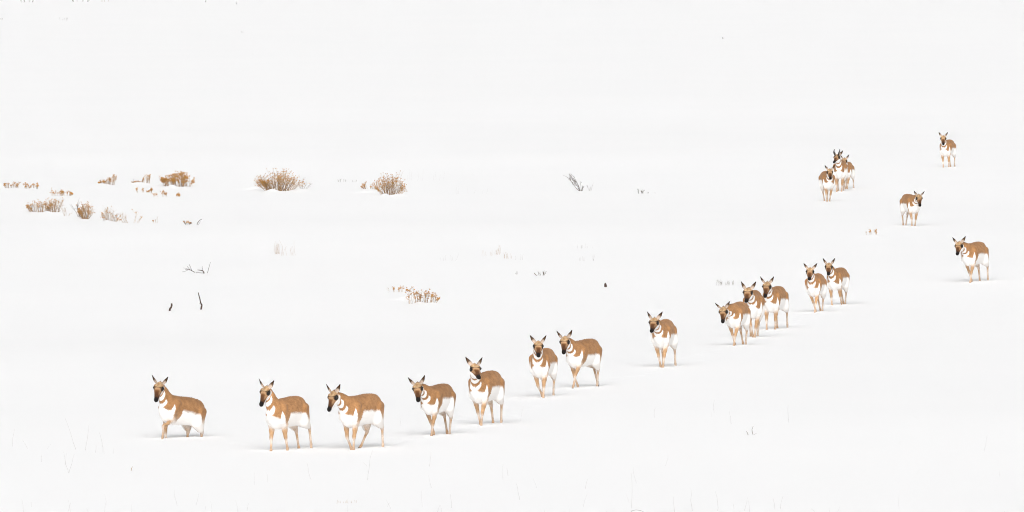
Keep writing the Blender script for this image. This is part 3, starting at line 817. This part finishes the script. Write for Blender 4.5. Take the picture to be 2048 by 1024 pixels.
shrub('rabbitbrush', 'wide brown rabbitbrush clump at lower left, dense at its left end', 'shrub', 55, 124, 424, 28, 120, [(-1, .5), (-.6, .85), (-.2, .8), (.2, .75), (.6, .85), (1, 1)], .5, .8, 22, group=RB)
shrub('rabbitbrush', 'round golden rabbitbrush with stems gathered at a dark foot', 'shrub', 155, 187, 437, 34, 60, [(-1, .7), (-.4, .95), (0, 1), (.6, .85), (1, .6)], .65, .3, 23, group=RB)
shrub('rabbitbrush', 'bare forked branch leaning left beside the round golden rabbitbrush', 'shrub', 139, 166, 434, 39, 9, [(-1, 1), (0, .8), (1, .6)], .25, .25, 24, smat=dark_m, thick=.005, group='bare twigs', lean=.25)
shrub('rabbitbrush', 'loose straw-coloured rabbitbrush right of the round golden one', 'shrub', 203, 241, 442, 31, 42, [(-1, .7), (-.4, .9), (0, 1), (.5, .6), (1, .15)], .4, .6, 25, group=RB, thick=.003)
shrub('twig', 'sparse upright twigs with one bare side shoot, right end of lower-left row', 'twig', 240, 284, 446, 33, 11, [(-1, .6), (-.2, .7), (.3, 1), (1, .8)], .15, .5, 26, group='bare twigs', thick=.0035)
shrub('twig', 'few thin twigs between the wide clump and the forked branch', 'twig', 124, 143, 432, 18, 7, [(-1, 1), (0, .8), (1, .5)], .0, .6, 27, group='bare twigs', thick=.003)
shrub('twig', 'tiny pale sprig right of the lower-left row of brush', 'twig', 306, 320, 446, 13, 5, None, .2, .5, 28, group='bare twigs', thick=.0025)
shrub('rabbitbrush', 'small broken brown stub of brush beside the dark bent twig', 'shrub', 368, 383, 449, 12, 14, [(-1, .9), (0, .6), (1, .5)], .4, .4, 29, smat=dark_m, group=RB, thick=.005)
shrub('sagebrush', 'thin grey twigs fanning right of the largest bush', 'twig', 596, 622, 378, 26, 12, [(-1, .4), (-.3, 1), (.3, .6), (1, .7)], 0, .4, 30, smat=grey_m, thick=.0038, group='bare twigs', lean=-.15)
shrub('rabbitbrush', 'isolated orange rabbitbrush alone in the middle of the snow', 'shrub', 817, 877, 604, 30, 44, [(-1, .8), (-.7, 1), (-.4, .7), (0, .8), (.5, .85), (1, .5)], .8, .85, 31, group=RB)
shrub('rabbitbrush', 'scattered flower sprigs left of the isolated middle rabbitbrush', 'shrub', 772, 813, 584, 14, 14, [(-1, .9), (-.4, .8), (0, .2), (.6, .8), (1, .4)], .9, .95, 32, group=RB, thick=.0025)
shrub('rabbitbrush', 'little flower sprigs alone to the left of the head-lowered pronghorn', 'shrub', 1732, 1760, 470, 12, 9, [(-1, .6), (0, 1), (1, .8)], .7, .9, 33, group=RB, thick=.0025)
shrub('sagebrush', 'bare dark twigs fanning from one foot, alone in upper middle', 'twig', 1138, 1166, 382, 34, 11, [(-1, 1), (0, .95), (.6, .8), (1, .3)], 0, .12, 34, smat=dark_m, thick=.0062, group='bare twigs', lean=.35)
shrub('sagebrush', 'small forked twig right of the dark fan of twigs', 'twig', 1174, 1186, 382, 18, 4, [(-1, 1), (1, .9)], 0, .1, 35, smat=grey_m, thick=.004, group='bare twigs')
shrub('sagebrush', 'short dark sprig poking out at upper middle right of the twig fans', 'twig', 1276, 1290, 387, 12, 6, [(-1, 1), (0, .6), (1, .8)], 0, .8, 36, smat=dark_m, thick=.006, group='bare twigs')
shrub('sagebrush', 'two low nubs of twig just right of the short dark sprig', 'twig', 1293, 1310, 387, 4, 4, [(-1, 1), (0, .3), (1, 1)], 0, 1, 37, smat=grey_m, thick=.004, group='bare twigs')
shrub('sagebrush', 'faint grey thicket of twigs left of the cluster of three pronghorns', 'twig', 1431, 1466, 571, 14, 20, [(-1, 1), (0, .6), (1, .9)], 0, .9, 38, smat=grey_m, thick=.0028, group='bare twigs')
shrub('sagebrush', 'crooked dark sprig in the middle, above the line of pronghorns', 'twig', 1069, 1096, 551, 14, 8, [(-1, .4), (0, .7), (1, 1)], 0, .5, 39, smat=dark_m, thick=.006, group='bare twigs')
shrub('sagebrush', 'single tiny twig left of the crooked dark sprig', 'twig', 1031, 1039, 549, 7, 3, None, 0, .5, 40, smat=grey_m, thick=.003, group='bare twigs')
shrub('sagebrush', 'small grey tuft between the two big upper bushes', 'twig', 676, 692, 364, 9, 10, None, 0, .7, 41, smat=grey_m, thick=.003, group='bare twigs')
shrub('sagebrush', 'tiny grey tuft just left of the crested rabbitbrush', 'twig', 705, 713, 364, 8, 4, None, 0, .7, 42, smat=grey_m, thick=.003, group='bare twigs')
shrub('sagebrush', 'faint grey tuft near the top left corner', 'twig', 119, 135, 40, 9, 7, [(-1, 1), (0, .3), (1, 1)], 0, .9, 43, smat=grey_m, thick=.004, group='bare twigs')
shrub('sagebrush', 'brown brush cut by the top edge, at far left', 'twig', 40, 66, 4, 9, 12, None, .3, .9, 44, smat=dark_m, thick=.005, group='brush at the top edge')
shrub('sagebrush', 'brown brush cut by the top edge, second from left', 'twig', 145, 178, 3, 9, 14, None, .2, .9, 45, smat=dark_m, thick=.005, group='brush at the top edge')
shrub('sagebrush', 'pale brown brush cut by the top edge, third from left', 'twig', 203, 218, 3, 9, 6, None, .2, .9, 46, thick=.004, group='brush at the top edge')
for k, (x, y, hh, lb) in enumerate(((411, 4, 4, 'tiny dark twig tip near the top edge, left of the slanting one'), (471, 8, 6, 'tiny slanting twig near the top edge'),
        (484, 66, 4, 'tiny twig tip alone in the upper left snow'), (1445, 77, 5, 'tiny grey twig tip alone in the upper right snow'),
        (2, 39, 4, 'tiny dark twig tip at the left edge near the top'), (1096, 3, 4, 'tiny twig tip at the top edge in the middle'))):
    shrub('twig', lb, 'twig', x - 2, x + 3, y, hh, 3, None, 0, .6, 60 + k, smat=dark_m, thick=.006, group='bare twigs')

def stick(name, label, pix, radii, mat, extra=(), cat='branch', seed=0):
    """a dead branch drawn by photo pixels in the upright plane where it stands"""
    g = at(pix[0][0], pix[0][1]); k = px_per_m(g); rg = np.random.default_rng(seed)
    s = Soup()
    def pts(pp, dep):
        return [np.array(((x - pix[0][0]) / k, dep + .25 * abs(x - pix[0][0]) / k + rg.normal() * .01, (pix[0][1] - y) / k)) for x, y in pp]
    P = pts(pix, 0); P[0] = P[0] - np.array((0, 0, .05))
    v, f = tube(P, radii, 7)
    o = mesh_obj(name, np.array(v), f, mat)
    for pp, r in extra:
        v, f = tube(pts(pp, rg.normal() * .03), np.linspace(r, r * .5, len(pp)), 5); mesh_obj('twig', np.array(v), f, mat, o)
    o.location = g
    return tag(o, label, cat, 'dead branches poking out of the snow')
bark_m = plain_mat('dark_bark', (.085, .058, .048), .9, .1, .45, 70)
stick('dead_branch', 'short thick curved dark stub at left, beside the crooked stick', [(338, 622), (340, 618), (342.5, 614), (343.5, 610), (343, 607)], (.021, .021, .020, .019, .018), bark_m)
stick('dead_branch', 'tall crooked dark stick at left, upright with a kink', [(401, 619), (403, 614), (403.5, 610), (401.5, 606.5), (400.5, 602), (399.5, 597), (397.5, 590), (396.5, 585)], (.018, .019, .018, .015, .014, .012, .010, .008), bark_m, [([(402, 607), (400, 606), (398, 606.5)], .008)])
stick('dead_branch', 'short dark bent twig beside the broken stub at lower left', [(393, 450), (395, 446), (399, 441), (404, 438)], (.008, .008, .007, .005), bark_m, [([(397, 450), (399, 446), (401, 443)], .005)])
stick('dead_branch', 'tangle of bare dark twigs lying low above the two dark sticks', [(408.5, 547), (407.5, 544), (405, 541.5), (400, 540.5), (395, 540)], (.014, .013, .011, .009, .005), bark_m,
      [([(408, 546), (403, 546), (397, 545.5), (391, 545)], .008), ([(406, 541), (404.5, 536), (404.5, 532)], .005), ([(415, 546), (417, 538), (419, 531), (421, 524)], .006),
       ([(389, 545), (382, 541), (376, 539), (370, 540)], .009), ([(383, 541.5), (381, 535), (378, 529)], .006), ([(380, 540.5), (376, 535), (374, 533)], .006), ([(377, 539), (371, 537), (366, 536)], .004), ([(376, 540), (370, 543), (364, 544)], .004)])
stick('tree_stump', 'small dark stump alone in the middle snow', [(1211, 574), (1211, 571), (1210.5, 568.5), (1210.3, 565.5)], (.034, .032, .026, .009), bark_m, cat='stump')
stick('dead_branch', 'grey curved twig with a forked foot in lower right snow', [(1507.5, 869), (1504.5, 864), (1504, 859), (1506.5, 852)], (.004, .0055, .0045, .003), grey_m, [([(1507.5, 869), (1510, 868), (1513, 867)], .003)])
stick('dead_branch', 'short grey twig left of the curved one in lower right snow', [(1498, 870), (1495, 866), (1492.5, 862)], (.006, .005, .003), grey_m)
stick('dead_branch', 'arched dry stem at the bottom edge right of middle', [(1256, 1026), (1264, 1021.5), (1272, 1020), (1280, 1021), (1289, 1025)], (.0025, .0025, .0025, .0025, .002), grey_m)
stick('dead_branch', 'tiny brown twig lying at lower left corner', [(43, 991), (47, 993), (52, 995)], (.006, .006, .004), stem_m)
stick('dead_branch', 'tiny slanted twig below the leftmost pronghorn', [(261, 942), (263, 937), (265, 933)], (.004, .004, .002), stem_m)

# tufts of dry grass one can tell apart
def tuft(label, x0, x1, yb, h, n, seed, mat=None, thick=.0022):
    g = at((x0 + x1) / 2, yb); k = px_per_m(g); W = (x1 - x0) / k; H = h / k; rg = np.random.default_rng(seed); s = Soup()
    for _ in range(n):
        bx = rg.uniform(-.5, .5) * W; by = rg.normal() * .08; hh = H * rg.uniform(.35, 1)
        tip = np.array((bx + rg.normal() * .14 * hh, by + rg.normal() * .1 * hh, hh))
        s.tube(curve((bx, by, -.03), tip, rg, 4, 0, .05), thick, thick * .5)
    o = bpy.data.objects.new('grass_tuft', None); C.objects.link(o); o.location = g
    s.build('stalks', mat or straw_m, o, 'stuff')
    return tag(o, label, 'grass', 'dry grass tufts in the snow')
tuft('rusty dry grass tuft below the largest bush', 550, 560, 508, 26, 11, 71, thick=.0032)
tuft('few tall thin grass stalks right of the rusty tuft', 562, 592, 511, 34, 9, 72)
tuft('rusty upright grass tuft in the middle of the snow', 990, 1000, 509, 22, 12, 73)
tuft('short row of rusty grass stalks right of the middle tuft', 1006, 1024, 517, 13, 10, 74, thick=.003)
tuft('pale grass stalks left of the middle rusty tuft', 958, 986, 512, 15, 6, 75)
tuft('pale grass stalks right of the rusty row of stalks', 1028, 1050, 520, 16, 5, 76, grey_m, .0015)
tuft('faint grey grass left of centre in mid snow', 874, 915, 522, 18, 6, 77, grey_m, .0014)
tuft('upper faint grey grass beyond the middle tufts', 1131, 1190, 497, 11, 8, 78, grey_m, .0018)
tuft('lower faint grey grass beyond the middle tufts', 1153, 1190, 522, 14, 8, 79, grey_m, .0018)
tuft('low scatter of dead grass at the bottom edge left of middle', 672, 714, 1006, 8, 14, 80)
tuft('very faint tall grass right of the crested rabbitbrush', 810, 890, 361, 24, 10, 81, grey_m, .001)
tuft('very faint grass stalks beyond the crested rabbitbrush to the right', 905, 985, 388, 18, 8, 82, grey_m, .001)

# thin pale grass of the foreground, too fine and too many to count
s = Soup(); rg = np.random.default_rng(99)
def stalk(x, y, h, lean, th):
    g = at(x, y); k = px_per_m(g); p = np.array(g); hh = h / k
    s.tube(curve(p - np.array((0, 0, .03)), p + np.array((lean / k, rg.normal() * .05, hh)), rg, 5, 0, .03), th, th * .45)
for x, y, h, lean in ((153, 899, 63, -22), (170, 901, 52, 8), (206, 905, 40, -7), (26, 893, 36, 3), (58, 897, 18, -13), (83, 924, 16, 0), (138, 946, 42, -10), (137, 946, 38, 12), (190, 905, 16, 2),
                      (226, 907, 12, 0), (1263, 1016, 70, -2), (1385, 1022, 45, -3), (1435, 1022, 40, -4), (1350, 1024, 30, -4), (735, 960, 60, 10), (904, 1016, 26, -4), (858, 933, 30, 4), (1578, 845, 34, -2), (1310, 835, 20, 0),
                      (1428, 826, 26, 0), (1463, 848, 26, -5), (1040, 1000, 34, -8), (1017, 952, 16, -4), (1170, 978, 20, 5), (1550, 1018, 22, -4), (1560, 1018, 26, 6)):
    stalk(x, y, h, lean, .0014)
for _ in range(60):
    x = rg.uniform(0, 2048); y = rg.choice([rg.uniform(930, 1045), rg.uniform(1000, 1060), rg.uniform(830, 930)], p=[.4, .4, .2])
    stalk(x, y, rg.uniform(6, 34), rg.normal() * 6, rg.uniform(.0007, .0012))
o = s.build('foreground_grass', grey_m)
tag(o, 'thin pale grass stalks poking through the foreground snow', 'grass', kind='stuff')
